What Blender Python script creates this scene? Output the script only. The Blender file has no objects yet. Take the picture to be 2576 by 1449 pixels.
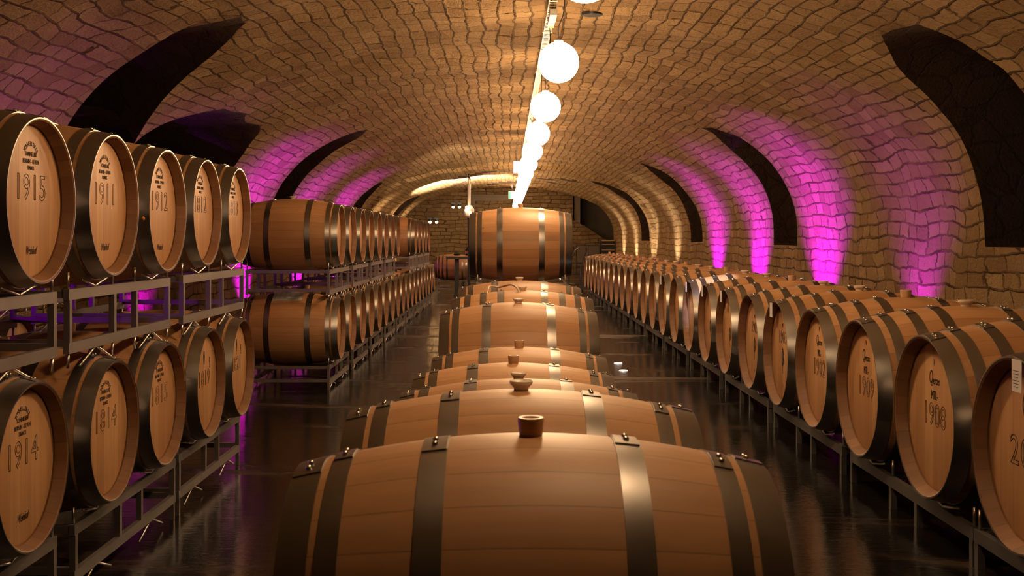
import bpy, bmesh, math, random
from mathutils import Vector, Matrix
R = random.Random(7)
PI = math.pi
RAISE = .35                      # the floor of the far aisle lies one step higher
EYE = 1.52                      # camera height above the floor
F = 2800.0                      # focal length in pixels of the 2576 wide frame
sc = bpy.context.scene
COL = sc.collection

# ------------------------------------------------------------------ materials
def new_mat(name):
    m = bpy.data.materials.new(name); m.use_nodes = True
    nt = m.node_tree
    return m, nt, nt.nodes['Principled BSDF']
def N(nt, typ, **kw):
    n = nt.nodes.new(typ)
    for k, v in kw.items():
        if k in n.inputs: n.inputs[k].default_value = v
        else: setattr(n, k, v)
    return n
def math_n(nt, op, a=None, b=None, c=None):
    n = nt.nodes.new('ShaderNodeMath'); n.operation = op
    for i, v in enumerate((a, b, c)):
        if v is None: continue
        if isinstance(v, (int, float)): n.inputs[i].default_value = v
        else: nt.links.new(v, n.inputs[i])
    return n.outputs[0]
def mixc(nt, fac, a, b, blend='MIX'):
    n = nt.nodes.new('ShaderNodeMix'); n.data_type = 'RGBA'; n.blend_type = blend
    for s, v in ((0, fac), (6, a), (7, b)):
        if isinstance(v, (int, float)): n.inputs[s].default_value = v
        elif isinstance(v, (tuple, list)): n.inputs[s].default_value = (*v[:3], 1)
        else: nt.links.new(v, n.inputs[s])
    return n.outputs[2]
def simple(name, col, rough=.5, metal=0., noise=0., nscale=20, bump=0.):
    m, nt, p = new_mat(name)
    p.inputs['Base Color'].default_value = (*col, 1)
    p.inputs['Roughness'].default_value = rough
    p.inputs['Metallic'].default_value = metal
    if noise or bump:
        tc = N(nt, 'ShaderNodeTexCoord')
        nz = N(nt, 'ShaderNodeTexNoise', Scale=nscale, Detail=5.0)
        nt.links.new(tc.outputs['Object'], nz.inputs['Vector'])
        c2 = tuple(c * (1 - noise) for c in col)
        nt.links.new(mixc(nt, nz.outputs['Fac'], c2, tuple(min(1, c * (1 + noise)) for c in col)), p.inputs['Base Color'])
        if bump:
            b = N(nt, 'ShaderNodeBump', Strength=bump, Distance=.01)
            nt.links.new(nz.outputs['Fac'], b.inputs['Height']); nt.links.new(b.outputs[0], p.inputs['Normal'])
    return m
def emit(name, col, strength):
    m, nt, p = new_mat(name)
    p.inputs['Base Color'].default_value = (*[min(1, c) for c in col], 1)
    p.inputs['Emission Color'].default_value = (*col, 1)
    p.inputs['Emission Strength'].default_value = strength
    return m

def stone_mat(name, rubble=False, tint=(.54, .375, .195), joint=.0155):
    m, nt, p = new_mat(name)
    tc = N(nt, 'ShaderNodeTexCoord')
    obj = tc.outputs['Object']
    uv = N(nt, 'ShaderNodeUVMap', uv_map='stone').outputs[0] if not rubble else obj
    n1 = N(nt, 'ShaderNodeTexNoise', Scale=1.3, Detail=1.5); nt.links.new(obj, n1.inputs['Vector'])
    n2 = N(nt, 'ShaderNodeTexNoise', Scale=9.0, Detail=4.0); nt.links.new(obj, n2.inputs['Vector'])
    def centred(sock, amp):
        v = nt.nodes.new('ShaderNodeVectorMath'); v.operation = 'SUBTRACT'; nt.links.new(sock, v.inputs[0]); v.inputs[1].default_value = (.5, .5, .5)
        w = nt.nodes.new('ShaderNodeVectorMath'); w.operation = 'SCALE'; nt.links.new(v.outputs[0], w.inputs[0]); w.inputs['Scale'].default_value = amp
        return w.outputs[0]
    add = nt.nodes.new('ShaderNodeVectorMath'); add.operation = 'ADD'
    nt.links.new(centred(n1.outputs['Color'], .24), add.inputs[0]); nt.links.new(centred(n2.outputs['Color'], .060), add.inputs[1])
    add2 = nt.nodes.new('ShaderNodeVectorMath'); add2.operation = 'ADD'
    st = nt.nodes.new('ShaderNodeVectorMath'); st.operation = 'MULTIPLY'; nt.links.new(add.outputs[0], st.inputs[0]); st.inputs[1].default_value = (2.4, .75, 1.)
    nt.links.new(uv, add2.inputs[0]); nt.links.new(st.outputs[0], add2.inputs[1])
    nf = N(nt, 'ShaderNodeTexNoise', Scale=34.0, Detail=6.0, Roughness=.65); nt.links.new(obj, nf.inputs['Vector'])
    nm = N(nt, 'ShaderNodeTexNoise', Scale=5.0, Detail=5.0, Roughness=.6); nt.links.new(obj, nm.inputs['Vector'])
    if rubble:
        vo = N(nt, 'ShaderNodeTexVoronoi', Scale=3.2, feature='DISTANCE_TO_EDGE'); nt.links.new(add2.outputs[0], vo.inputs['Vector'])
        jo = math_n(nt, 'SUBTRACT', 1.0, math_n(nt, 'MULTIPLY', vo.outputs['Distance'], 14.0)); 
        cl = nt.nodes.new('ShaderNodeClamp'); nt.links.new(jo, cl.inputs[0]); fac = cl.outputs[0]
        vc = N(nt, 'ShaderNodeTexVoronoi', Scale=3.2); nt.links.new(add2.outputs[0], vc.inputs['Vector'])
        rnd = vc.outputs['Color']
    else:
        br = N(nt, 'ShaderNodeTexBrick', Scale=1.0)
        br.inputs['Brick Width'].default_value = .36; br.inputs['Row Height'].default_value = .165
        br.inputs['Mortar Size'].default_value = joint; br.inputs['Mortar Smooth'].default_value = .55
        br.inputs['Color1'].default_value = (0, 0, 0, 1); br.inputs['Color2'].default_value = (1, 1, 1, 1)
        br.inputs['Mortar'].default_value = (.5, .5, .5, 1)
        br.offset_frequency = 2; br.squash = .8; br.squash_frequency = 3
        nt.links.new(add2.outputs[0], br.inputs['Vector'])
        fac = br.outputs['Fac']; rnd = br.outputs['Color']
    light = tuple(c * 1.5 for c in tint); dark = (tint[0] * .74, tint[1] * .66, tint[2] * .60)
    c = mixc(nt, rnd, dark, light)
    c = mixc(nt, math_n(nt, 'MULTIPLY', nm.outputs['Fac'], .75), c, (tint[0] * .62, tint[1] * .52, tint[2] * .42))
    # long wandering patches of browner and paler stone
    pr = N(nt, 'ShaderNodeMapRange'); pr.inputs[1].default_value = .42; pr.inputs[2].default_value = .62
    nt.links.new(n1.outputs['Fac'], pr.inputs[0])
    c = mixc(nt, math_n(nt, 'MULTIPLY', pr.outputs[0], .35), c, (tint[0] * 1.2, tint[1] * 1.15, tint[2] * 1.1))
    jv = N(nt, 'ShaderNodeMapRange'); jv.inputs[1].default_value = .38; jv.inputs[2].default_value = .60; jv.inputs[3].default_value = .5; jv.inputs[4].default_value = 1.0
    nj = N(nt, 'ShaderNodeTexNoise', Scale=2.6, Detail=2.0); nt.links.new(obj, nj.inputs['Vector']); nt.links.new(nj.outputs['Fac'], jv.inputs[0])
    jf = math_n(nt, 'MULTIPLY', fac, jv.outputs[0] if not rubble else .35)
    c = mixc(nt, math_n(nt, 'MULTIPLY', nf.outputs['Fac'], .55), c, (tint[0] * .55, tint[1] * .48, tint[2] * .40))
    c = mixc(nt, jf, c, (tint[0] * .26, tint[1] * .21, tint[2] * .16))
    nt.links.new(c, p.inputs['Base Color'])
    p.inputs['Roughness'].default_value = .92
    p.inputs['Specular IOR Level'].default_value = .2
    h = math_n(nt, 'SUBTRACT', math_n(nt, 'MULTIPLY', nm.outputs['Fac'], 1.4), math_n(nt, 'MULTIPLY', jf, 1.0))
    h = math_n(nt, 'ADD', h, math_n(nt, 'MULTIPLY', nf.outputs['Fac'], 1.1))
    h = math_n(nt, 'ADD', h, math_n(nt, 'MULTIPLY', rnd if rubble else rnd, .25))
    b = N(nt, 'ShaderNodeBump', Strength=1.0, Distance=.055)
    nt.links.new(h, b.inputs['Height']); nt.links.new(b.outputs[0], p.inputs['Normal'])
    return m

def stave_mat(name, axis, count, width, c1, c2, rough=.5):
    """wood of radial staves (axis='ring') or upright planks (axis='plank')"""
    m, nt, p = new_mat(name)
    tc = N(nt, 'ShaderNodeTexCoord'); oi = N(nt, 'ShaderNodeObjectInfo')
    sp = N(nt, 'ShaderNodeSeparateXYZ'); nt.links.new(tc.outputs['Object'], sp.inputs[0])
    x, y, z = sp.outputs
    if axis == 'ring':
        ang = math_n(nt, 'ARCTAN2', y, z)
        t = math_n(nt, 'MULTIPLY', ang, count / (2 * PI))
    else:
        t = math_n(nt, 'DIVIDE', math_n(nt, 'ADD', y, .013), width)
    idx = math_n(nt, 'FLOOR', t); fr = math_n(nt, 'FRACT', t)
    seed = math_n(nt, 'ADD', idx, math_n(nt, 'MULTIPLY', oi.outputs['Random'], 977.0))
    wn = N(nt, 'ShaderNodeTexWhiteNoise', noise_dimensions='1D'); nt.links.new(seed, wn.inputs['W'])
    mp = N(nt, 'ShaderNodeMapping'); nt.links.new(tc.outputs['Object'], mp.inputs[0])
    mp.inputs['Scale'].default_value = (1.6, 26, 26) if axis == 'ring' else (20, 40, 2.0)
    cb = N(nt, 'ShaderNodeCombineXYZ'); nt.links.new(seed, cb.inputs[0])
    nt.links.new(cb.outputs[0], mp.inputs['Location'])
    gr = N(nt, 'ShaderNodeTexNoise', Scale=1.0, Detail=6.0, Roughness=.6); nt.links.new(mp.outputs[0], gr.inputs['Vector'])
    bl = N(nt, 'ShaderNodeTexNoise', Scale=5.0, Detail=3.0); nt.links.new(tc.outputs['Object'], bl.inputs['Vector'])
    base = mixc(nt, wn.outputs['Value'], c1, c2)
    g = N(nt, 'ShaderNodeMapRange'); g.inputs[1].default_value = .35; g.inputs[2].default_value = .7; nt.links.new(gr.outputs['Fac'], g.inputs[0])
    base = mixc(nt, math_n(nt, 'MULTIPLY', g.outputs[0], .33), base, (c1[0] * .55, c1[1] * .48, c1[2] * .42))
    base = mixc(nt, math_n(nt, 'MULTIPLY', bl.outputs['Fac'], .35), base, (c1[0] * .8, c1[1] * .72, c1[2] * .62))
    ed = math_n(nt, 'MINIMUM', fr, math_n(nt, 'SUBTRACT', 1.0, fr))
    gap = math_n(nt, 'LESS_THAN', ed, .018 if axis == 'ring' else .012)
    base = mixc(nt, math_n(nt, 'MULTIPLY', gap, .45), base, (.09, .05, .025))
    # dark knots and wine drips
    vo = N(nt, 'ShaderNodeTexVoronoi', Scale=2.6); nt.links.new(tc.outputs['Object'], vo.inputs['Vector'])
    kn = math_n(nt, 'LESS_THAN', vo.outputs['Distance'], .035)
    base = mixc(nt, math_n(nt, 'MULTIPLY', kn, .5), base, (.12, .06, .03))
    nt.links.new(base, p.inputs['Base Color'])
    p.inputs['Roughness'].default_value = rough
    hh = math_n(nt, 'SUBTRACT', math_n(nt, 'MULTIPLY', gr.outputs['Fac'], .12), gap)
    b = N(nt, 'ShaderNodeBump', Strength=.35, Distance=.003)
    nt.links.new(hh, b.inputs['Height']); nt.links.new(b.outputs[0], p.inputs['Normal'])
    return m

def galv_mat(name, col, r0, r1, metal=1.0, scale=(4, 4, 4)):
    m, nt, p = new_mat(name)
    tc = N(nt, 'ShaderNodeTexCoord'); mp = N(nt, 'ShaderNodeMapping'); mp.inputs['Scale'].default_value = scale
    nt.links.new(tc.outputs['Object'], mp.inputs[0])
    nz = N(nt, 'ShaderNodeTexNoise', Scale=1.0, Detail=5.0, Roughness=.6); nt.links.new(mp.outputs[0], nz.inputs['Vector'])
    nt.links.new(mixc(nt, nz.outputs['Fac'], tuple(c * .72 for c in col), tuple(c * 1.15 for c in col)), p.inputs['Base Color'])
    mr = N(nt, 'ShaderNodeMapRange'); mr.inputs[3].default_value = r0; mr.inputs[4].default_value = r1
    nt.links.new(nz.outputs['Fac'], mr.inputs[0]); nt.links.new(mr.outputs[0], p.inputs['Roughness'])
    p.inputs['Metallic'].default_value = metal
    return m

M = {}
M['stone'] = stone_mat('vault stone')
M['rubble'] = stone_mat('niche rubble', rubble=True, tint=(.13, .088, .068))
M['far_stone'] = stone_mat('end wall stone', tint=(.25, .175, .095))
M['stave'] = stave_mat('oak staves', 'ring', 26, 0, (.41, .205, .085), (.55, .30, .14), .5)
M['head'] = stave_mat('oak head boards', 'plank', 0, .088, (.50, .26, .115), (.70, .41, .205), .5)
M['chime'] = stave_mat('shade-darkened oak chime', 'ring', 26, 0, (.20, .095, .042), (.30, .15, .07), .6)  # shade of the inner rim is put into this darker oak
M['hoop'] = galv_mat('galvanised hoop', (.33, .31, .30), .26, .42, 1.0, (3, 6, 6))
M['rivet'] = simple('rivet steel', (.6, .57, .52), .25, 1.0)
M['rack'] = galv_mat('rack steel', (.27, .24, .235), .40, .60, .75, (6, 6, 6))
M['rack_shaded'] = galv_mat('shaded rack steel', (.14, .13, .13), .5, .7, .6, (6, 6, 6))  # darker copy of the rack steel, with shadow put into its colour
M['wire'] = simple('rack wire', (.62, .58, .54), .32, 1.0)
M['ink'] = simple('burnt brand', (.045, .022, .012), .7)
M['bung_tan'] = simple('tan silicone bung', (.50, .30, .16), .45)
M['bung_white'] = simple('white silicone bung', (.72, .62, .52), .35)
M['tag'] = simple('white card', (.66, .62, .58), .6, noise=.05)
M['black'] = simple('black painted metal', (.018, .017, .017), .4)
M['white'] = simple('white painted metal', (.62, .58, .52), .45, noise=.05)
M['cream'] = simple('cream tray steel', (.70, .60, .46), .4, .2)
M['yellow'] = simple('yellow label', (.75, .55, .05), .5)
M['cord'] = simple('black cord', (.02, .018, .016), .5)
M['hose'] = simple('pale hose', (.55, .42, .30), .35)
M['oak_top'] = stave_mat('oak table top', 'plank', 0, .12, (.42, .25, .12), (.55, .34, .18), .5)
M['glass_dark'] = simple('dark bottle glass', (.01, .014, .008), .08)
M['foil'] = simple('gold foil', (.65, .48, .18), .3, 1.0)
M['globe'] = emit('lit globe glass', (1.0, .64, .33), 80)
M['bulb'] = emit('lit bulb', (1.0, .68, .36), 14)
M['plaster'] = simple('dark plaster', (.10, .075, .055), .85, noise=.2, nscale=3)
M['green'] = emit('green exit panel', (.03, .55, .18), 1.2)
M['panel'] = emit('lit white panel', (.70, .66, 1.0), 1.6)
M['leaf'] = simple('leaf green', (.10, .13, .04), .6)
M['floor_glow'] = emit('glowing floor disc', (1, .95, .9), 2.2)
M['orange'] = simple('orange tape dot', (.8, .25, .03), .5)

def floor_material():
    m, nt, p = new_mat('wet dark concrete')
    tc = N(nt, 'ShaderNodeTexCoord')
    mp = N(nt, 'ShaderNodeMapping'); mp.inputs['Scale'].default_value = (.35, 1.3, 1); nt.links.new(tc.outputs['Object'], mp.inputs[0])
    a = N(nt, 'ShaderNodeTexNoise', Scale=1.4, Detail=6.0, Roughness=.6, Distortion=.6); nt.links.new(mp.outputs[0], a.inputs['Vector'])
    f = N(nt, 'ShaderNodeTexNoise', Scale=16.0, Detail=5.0, Roughness=.7); nt.links.new(mp.outputs[0], f.inputs['Vector'])
    r = N(nt, 'ShaderNodeMapRange'); r.inputs[1].default_value = .55; r.inputs[2].default_value = .68; nt.links.new(a.outputs['Fac'], r.inputs[0])
    dry = math_n(nt, 'MULTIPLY', r.outputs[0], math_n(nt, 'ADD', .35, f.outputs['Fac']))
    c = mixc(nt, f.outputs['Fac'], (.004, .0035, .0035), (.012, .010, .009))
    c = mixc(nt, dry, c, (.055, .033, .018))
    nt.links.new(c, p.inputs['Base Color'])
    rr = math_n(nt, 'ADD', .06, math_n(nt, 'MULTIPLY', dry, .45)); rr = math_n(nt, 'ADD', rr, math_n(nt, 'MULTIPLY', f.outputs['Fac'], .10))
    nt.links.new(rr, p.inputs['Roughness'])
    b = N(nt, 'ShaderNodeBump', Strength=.35, Distance=.006)
    nt.links.new(f.outputs['Fac'], b.inputs['Height']); nt.links.new(b.outputs[0], p.inputs['Normal'])
    p.inputs['Specular IOR Level'].default_value = .45
    return m
M['floor'] = floor_material()

# ------------------------------------------------------------------ mesh helpers
def to_mesh(bm, name, mat, smooth=True, auto=None):
    me = bpy.data.meshes.new(name); 
    bmesh.ops.recalc_face_normals(bm, faces=bm.faces[:])
    bm.to_mesh(me); bm.free()
    for mm in (mat if isinstance(mat, (list, tuple)) else [mat]): me.materials.append(mm)
    if smooth:
        me.polygons.foreach_set('use_smooth', [True] * len(me.polygons))
        if auto is not None: me.set_sharp_from_angle(angle=math.radians(auto))
    me.update()
    return me
def link(name, me, parent=None, loc=None, label=None):
    o = bpy.data.objects.new(name, me); COL.objects.link(o)
    if parent is not None: o.parent = parent
    if loc is not None: o.location = loc
    if label: o['label'] = label
    return o
def thing(name, label, cat, loc=(0, 0, 0), rz=0., group=None):
    o = bpy.data.objects.new(name, None); COL.objects.link(o)
    o.empty_display_size = .1
    o.location = loc; o.rotation_euler = (0, 0, rz)
    o['label'] = label; o['category'] = cat
    if group: o['group'] = group
    return o
def tag(o, label, cat, group=None):
    o['label'] = label; o['category'] = cat
    if group: o['group'] = group
    return o
def add_box(bm, c, s, bev=0.):
    r = bmesh.ops.create_cube(bm, size=1.0)
    vs = r['verts']
    bmesh.ops.scale(bm, vec=s, verts=vs); bmesh.ops.translate(bm, vec=c, verts=vs)
    if bev:
        es = list({e for v in vs for e in v.link_edges})
        bmesh.ops.bevel(bm, geom=es, offset=bev, segments=1, affect='EDGES')
def add_lathe(bm, prof, seg=32, axis='X', close=False, mat=0):
    """prof = [(axial, radius)]"""
    rings = []
    for a, r in prof:
        if r < 1e-6:
            v = bm.verts.new(ax(a, 0, 0, axis)); rings.append([v]); continue
        rings.append([bm.verts.new(ax(a, r * math.sin(2 * PI * k / seg), r * math.cos(2 * PI * k / seg), axis)) for k in range(seg)])
    pairs = list(zip(rings[:-1], rings[1:]))
    if close: pairs.append((rings[-1], rings[0]))
    for A, B in pairs:
        for k in range(seg):
            k2 = (k + 1) % seg
            if len(A) == 1 and len(B) == 1: continue
            if len(A) == 1: f = bm.faces.new((A[0], B[k], B[k2]))
            elif len(B) == 1: f = bm.faces.new((A[k], A[k2], B[0]))
            else: f = bm.faces.new((A[k], A[k2], B[k2], B[k]))
            f.material_index = mat
def ax(a, u, v, axis):
    return (a, u, v) if axis == 'X' else ((u, a, v) if axis == 'Y' else (u, v, a))
def add_tube(bm, pts, r, seg=8):
    pts = [Vector(p) for p in pts]; rings = []
    up = None
    for i, p in enumerate(pts):
        d = (pts[min(i + 1, len(pts) - 1)] - pts[max(i - 1, 0)]).normalized()
        if up is None or abs(up.dot(d)) > .98: up = Vector((0, 0, 1)) if abs(d.z) < .9 else Vector((1, 0, 0))
        s = d.cross(up).normalized(); t = s.cross(d).normalized(); up = t
        rr = r[i] if isinstance(r, (list, tuple)) else r
        rings.append([bm.verts.new(p + s * rr * math.cos(2 * PI * k / seg) + t * rr * math.sin(2 * PI * k / seg)) for k in range(seg)])
    for A, B in zip(rings[:-1], rings[1:]):
        for k in range(seg): bm.faces.new((A[k], A[(k + 1) % seg], B[(k + 1) % seg], B[k]))
    bm.faces.new(rings[0][::-1]); bm.faces.new(rings[-1])
def add_bar(bm, a, b, w, h):
    """square tube between two points, w across, h along the other normal"""
    a = Vector(a); b = Vector(b); d = (b - a); L = d.length; d.normalize()
    ref = Vector((0, 0, 1)) if abs(d.z) < .9 else Vector((1, 0, 0))
    s = d.cross(ref).normalized(); t = s.cross(d).normalized()
    vs = []
    for q in (a, b):
        for i, j in ((-1, -1), (1, -1), (1, 1), (-1, 1)): vs.append(bm.verts.new(q + s * i * w / 2 + t * j * h / 2))
    for f in ((0, 1, 2, 3), (7, 6, 5, 4), (0, 4, 5, 1), (1, 5, 6, 2), (2, 6, 7, 3), (3, 7, 4, 0)): bm.faces.new([vs[k] for k in f])
def smooth_path(pts, n=8):
    P = [Vector(p) for p in pts]; P = [P[0] * 2 - P[1]] + P + [P[-1] * 2 - P[-2]]; out = []
    for i in range(1, len(P) - 2):
        for k in range(n):
            t = k / n; a, b, c, d = P[i - 1], P[i], P[i + 1], P[i + 2]
            out.append(.5 * ((2 * b) + (c - a) * t + (2 * a - 5 * b + 4 * c - d) * t * t + (3 * b - a - 3 * c + d) * t ** 3))
    out.append(P[-2]); return out

def text_bm(bm, s, size, x=0., y=0., xs=1., outline=0., shear=0., space=1., rot=0., depth=.0006, plane=0.):
    """letters centred on (x, y) of a head plane, written into bm as (plane, u, v)"""
    cu = bpy.data.curves.new('brand', 'FONT'); cu.body = s; cu.size = size; cu.shear = shear
    cu.space_character = space; cu.align_x = 'CENTER'; cu.align_y = 'CENTER'; cu.resolution_u = 3
    if outline: cu.fill_mode = 'NONE'; cu.bevel_depth = outline; cu.bevel_resolution = 0
    else: cu.extrude = depth
    o = bpy.data.objects.new('brand', cu); COL.objects.link(o)
    dg = bpy.context.evaluated_depsgraph_get(); dg.update()
    me = bpy.data.meshes.new_from_object(o.evaluated_get(dg))
    ca, sa = math.cos(rot), math.sin(rot)
    for v in me.vertices:
        u, w = v.co.x * xs, v.co.y
        v.co = Vector((plane + max(-.001, min(.001, v.co.z)), x + u * ca - w * sa, y + u * sa + w * ca))
    bm.from_mesh(me); bpy.data.meshes.remove(me)
    bpy.data.objects.remove(o); bpy.data.curves.remove(cu)

# ------------------------------------------------------------------ barrel
RB, RH, HL = .3725, .306, .5                 # bilge radius, chime radius, half length
def rad(x): return RB - (RB - RH) * (abs(x) / HL) ** 1.9
HEADX = HL - .047
def body_mesh():
    bm = bmesh.new()
    prof = [(x, rad(x)) for x in [-HL + i * (2 * HL) / 28 for i in range(29)]]
    add_lathe(bm, prof, 64)
    # chime: bevelled end, inner wall and croze
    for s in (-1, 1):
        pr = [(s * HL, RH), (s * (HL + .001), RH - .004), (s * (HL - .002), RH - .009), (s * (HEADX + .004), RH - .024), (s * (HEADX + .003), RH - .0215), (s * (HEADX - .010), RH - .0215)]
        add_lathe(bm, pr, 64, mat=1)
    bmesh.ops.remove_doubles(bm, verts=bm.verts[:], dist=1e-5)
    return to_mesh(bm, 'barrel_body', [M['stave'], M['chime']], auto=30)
def head_mesh(s):
    bm = bmesh.new()
    add_lathe(bm, [(s * (HEADX - .012), 0.), (s * (HEADX - .012), RH - .0225), (s * (HEADX - .004), RH - .0225), (s * HEADX, RH - .032), (s * HEADX, 0.)], 64)
    return to_mesh(bm, 'barrel_head', M['head'], auto=30)
def hoop_mesh(x0, x1, k):
    bm = bmesh.new(); s = 1 if x0 + x1 > 0 else -1
    a, b = sorted((x0, x1)); T = .0028
    pr = []
    n = 3
    for i in range(n + 1):
        x = a + (b - a) * i / n; pr.append((x, rad(x) + T))
    pr += [(b, rad(b) - .002), (a, rad(a) - .002)]
    add_lathe(bm, pr, 64, close=True)
    # riveted overlap near the top
    th0 = .10 * (1 if k % 2 else -1) + .05 * (k % 3)
    xm = (a + b) / 2; w = (b - a)
    vs = []
    for i in range(5):
        t = th0 - .13 + .26 * i / 4
        row = []
        for x, dr in ((a + .002, .0030), (a + .002, .0056), (b - .002, .0056), (b - .002, .0030)):
            r = rad(x) + dr; row.append(bm.verts.new((x, r * math.sin(t), r * math.cos(t))))
        vs.append(row)
    for A, B in zip(vs[:-1], vs[1:]):
        for j in range(4): bm.faces.new((A[j], A[(j + 1) % 4], B[(j + 1) % 4], B[j]))
    bm.faces.new(vs[0][::-1]); bm.faces.new(vs[-1])
    for dt in (-.045, .045):
        for dx in ((0.,) if w < .048 else (-.0, )):
            t = th0 + dt; x = xm + dx; r = rad(x) + .006
            rr = bmesh.ops.create_uvsphere(bm, u_segments=8, v_segments=6, radius=.0068)
            bmesh.ops.translate(bm, vec=(x, r * math.sin(t), r * math.cos(t)), verts=rr['verts'])
            for v in rr['verts']:
                for f in v.link_faces: f.material_index = 1
    return to_mesh(bm, 'barrel_hoop', [M['hoop'], M['rivet']], auto=40)
def bung_mesh(kind):
    bm = bmesh.new(); z = RB
    if kind == 'plug':
        add_lathe(bm, [(z - .02, 0), (z - .02, .023), (z + .034, .0285), (z + .038, .027), (z + .038, .02), (z + .033, .018), (z + .033, 0)], 24, 'Z')
        return to_mesh(bm, 'bung', M['bung_tan'], auto=35)
    add_lathe(bm, [(z - .02, 0), (z - .02, .020), (z + .006, .022), (z + .018, .033), (z + .026, .034), (z + .028, .031), (z + .022, .022), (z + .022, 0)], 24, 'Z')
    return to_mesh(bm, 'bung', M['bung_white'], auto=35)
BODY = body_mesh(); HEADS = {1: head_mesh(1), -1: head_mesh(-1)}
SIX = [(.502, .438), (.422, .378), (.232, .176)]
EIGHT = [(.502, .442), (.412, .368), (.302, .256), (.178, .130)]
H6 = [hoop_mesh(s * a, s * b, i + (s > 0)) for i, (a, b) in enumerate(SIX) for s in (1, -1)]
H8 = [hoop_mesh(s * a, s * b, i + (s > 0)) for i, (a, b) in enumerate(EIGHT) for s in (1, -1)]
BUNGS = {'plug': bung_mesh('plug'), 'cup': bung_mesh('cup')}
def barrel(X, Y, H, label, group, hoops=6, bung='plug', rz=0., scale=1., roll=0.):
    """barrel centre at X across, Y deep, H above the camera height"""
    t = thing('wine_barrel', label, 'barrel', (X, Y, EYE + H), rz, group)
    t.rotation_euler = (roll, 0, rz)
    t.scale = (scale,) * 3
    link('staves', BODY, t); link('head', HEADS[1], t); link('head', HEADS[-1], t)
    for me in (H6 if hoops == 6 else H8): link('hoop', me, t)
    link('bung', BUNGS[bung], t)
    return t
def brand(t, draw):
    for part, nm in ((0, 'maker_brand'), (1, 'year_brand')):
        bm = bmesh.new(); draw(bm, part)
        if bm.verts: link(nm, to_mesh(bm, nm, M['ink'], smooth=False), t)
        else: bm.free()
PL = HEADX + .0006
def arch_word(bm, word, r, y0, size, span=1.9):
    n = len(word)
    for i, ch in enumerate(word):
        a = span * (.5 - i / (n - 1)) 
        text_bm(bm, ch, size, -r * math.sin(a), y0 + r * math.cos(a), rot=a, plane=PL)
def year(bm, s, size, x, y, xs, out, sp): text_bm(bm, s, size, x, y, xs=xs, outline=out, space=sp, plane=PL)
def brand_left(yr, light=False, script=True):
    def d(bm, part):
        if part: return year(bm, yr, .135, 0, .045, .92, .0012 if light else .0017, 1.13)
        arch_word(bm, 'TONNELLERIE', .064, .148, .024)
        text_bm(bm, 'TONNELIER', .024, 0, .172, xs=.8, plane=PL)
        text_bm(bm, 'BERNIN - LEVEN', .024, 0, .145, xs=.8, plane=PL)
        text_bm(bm, 'FRANCE', .022, 0, .121, xs=.75, plane=PL)
        if script: text_bm(bm, 'Weinhof', .044, .0, -.185, xs=.6, shear=.5, plane=PL)
    return d
def brand_crest(yr):
    def d(bm, part):
        if part: return year(bm, yr, .125, 0, .022, .88, .0013, 1.13)
        for k in range(5):
            r = .026 - .004 * abs(k - 2)
            text_bm(bm, 'O', .04, 0, .168 - .012 * k, xs=1.0 * r / .026, outline=.0012, plane=PL)
        text_bm(bm, 'W', .03, 0, .145, plane=PL); text_bm(bm, 'T', .036, 0, .095, plane=PL)
        text_bm(bm, '8', .05, .115, .12, xs=.5, plane=PL); text_bm(bm, 'S', .05, .118, .09, xs=.5, plane=PL)
    return d
def brand_right(yr, x=0.):
    def d(bm, part):
        if part: return year(bm, yr, .125, x, .0, .82, .0014, 1.1)
        text_bm(bm, 'V', .034, 0, .205, xs=.8, plane=PL)
        text_bm(bm, 'Q', .075, -.035, .145, xs=.6, shear=.2, plane=PL)
        text_bm(bm, 'uercus', .046, .012, .136, xs=.62, shear=.25, plane=PL)
        text_bm(bm, 'MTL-', .048, 0, .078, xs=.62, plane=PL); text_bm(bm, 'MTL-', .048, .002, .078, xs=.62, plane=PL)
    return d
def brand_20(bm, part):
    if part: return year(bm, '20', .135, -.05, -.005, .95, .0017, 1.15)
    text_bm(bm, 'S', .13, .04, .150, xs=.8, plane=PL)
    text_bm(bm, 'O', .19, .04, .145, xs=1., outline=.001, plane=PL)
def brand_tree(yr):
    def d(bm, part):
        if part:
            if yr: year(bm, yr, .105, 0, .09, .85, .0011, 1.05)
            return
        if yr: text_bm(bm, 'M', .035, 0, .165, plane=PL)
        rr = random.Random(5)          # tree emblem: leafy crown of many lobes on a slim trunk
        for i in range(46):
            v = rr.random(); w = .030 * math.sin(PI * min(1, v * .93 + .07)) ** .7
            cx, cy = rr.uniform(-w, w), -.065 + .09 * v
            n = 6; a0 = rr.random() * 6; r0 = rr.uniform(.005, .010)
            bm.faces.new([bm.verts.new((PL + .0004 + i * 1e-6, cx + r0 * math.cos(a0 + 2 * PI * k / n), cy + r0 * 1.3 * math.sin(a0 + 2 * PI * k / n))) for k in range(n)])
        for (x0, y0, w) in ((-.003, -.12, .006), (-.0015, -.062, .004)):
            bm.faces.new([bm.verts.new((PL + .0003, a, b)) for a, b in ((x0 - .002, y0), (x0 + w, y0), (x0 + w + .002, y0 + .065), (x0 - .003, y0 + .065))])
        text_bm(bm, 'i', .03, 0, -.19, plane=PL)
    return d

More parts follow.
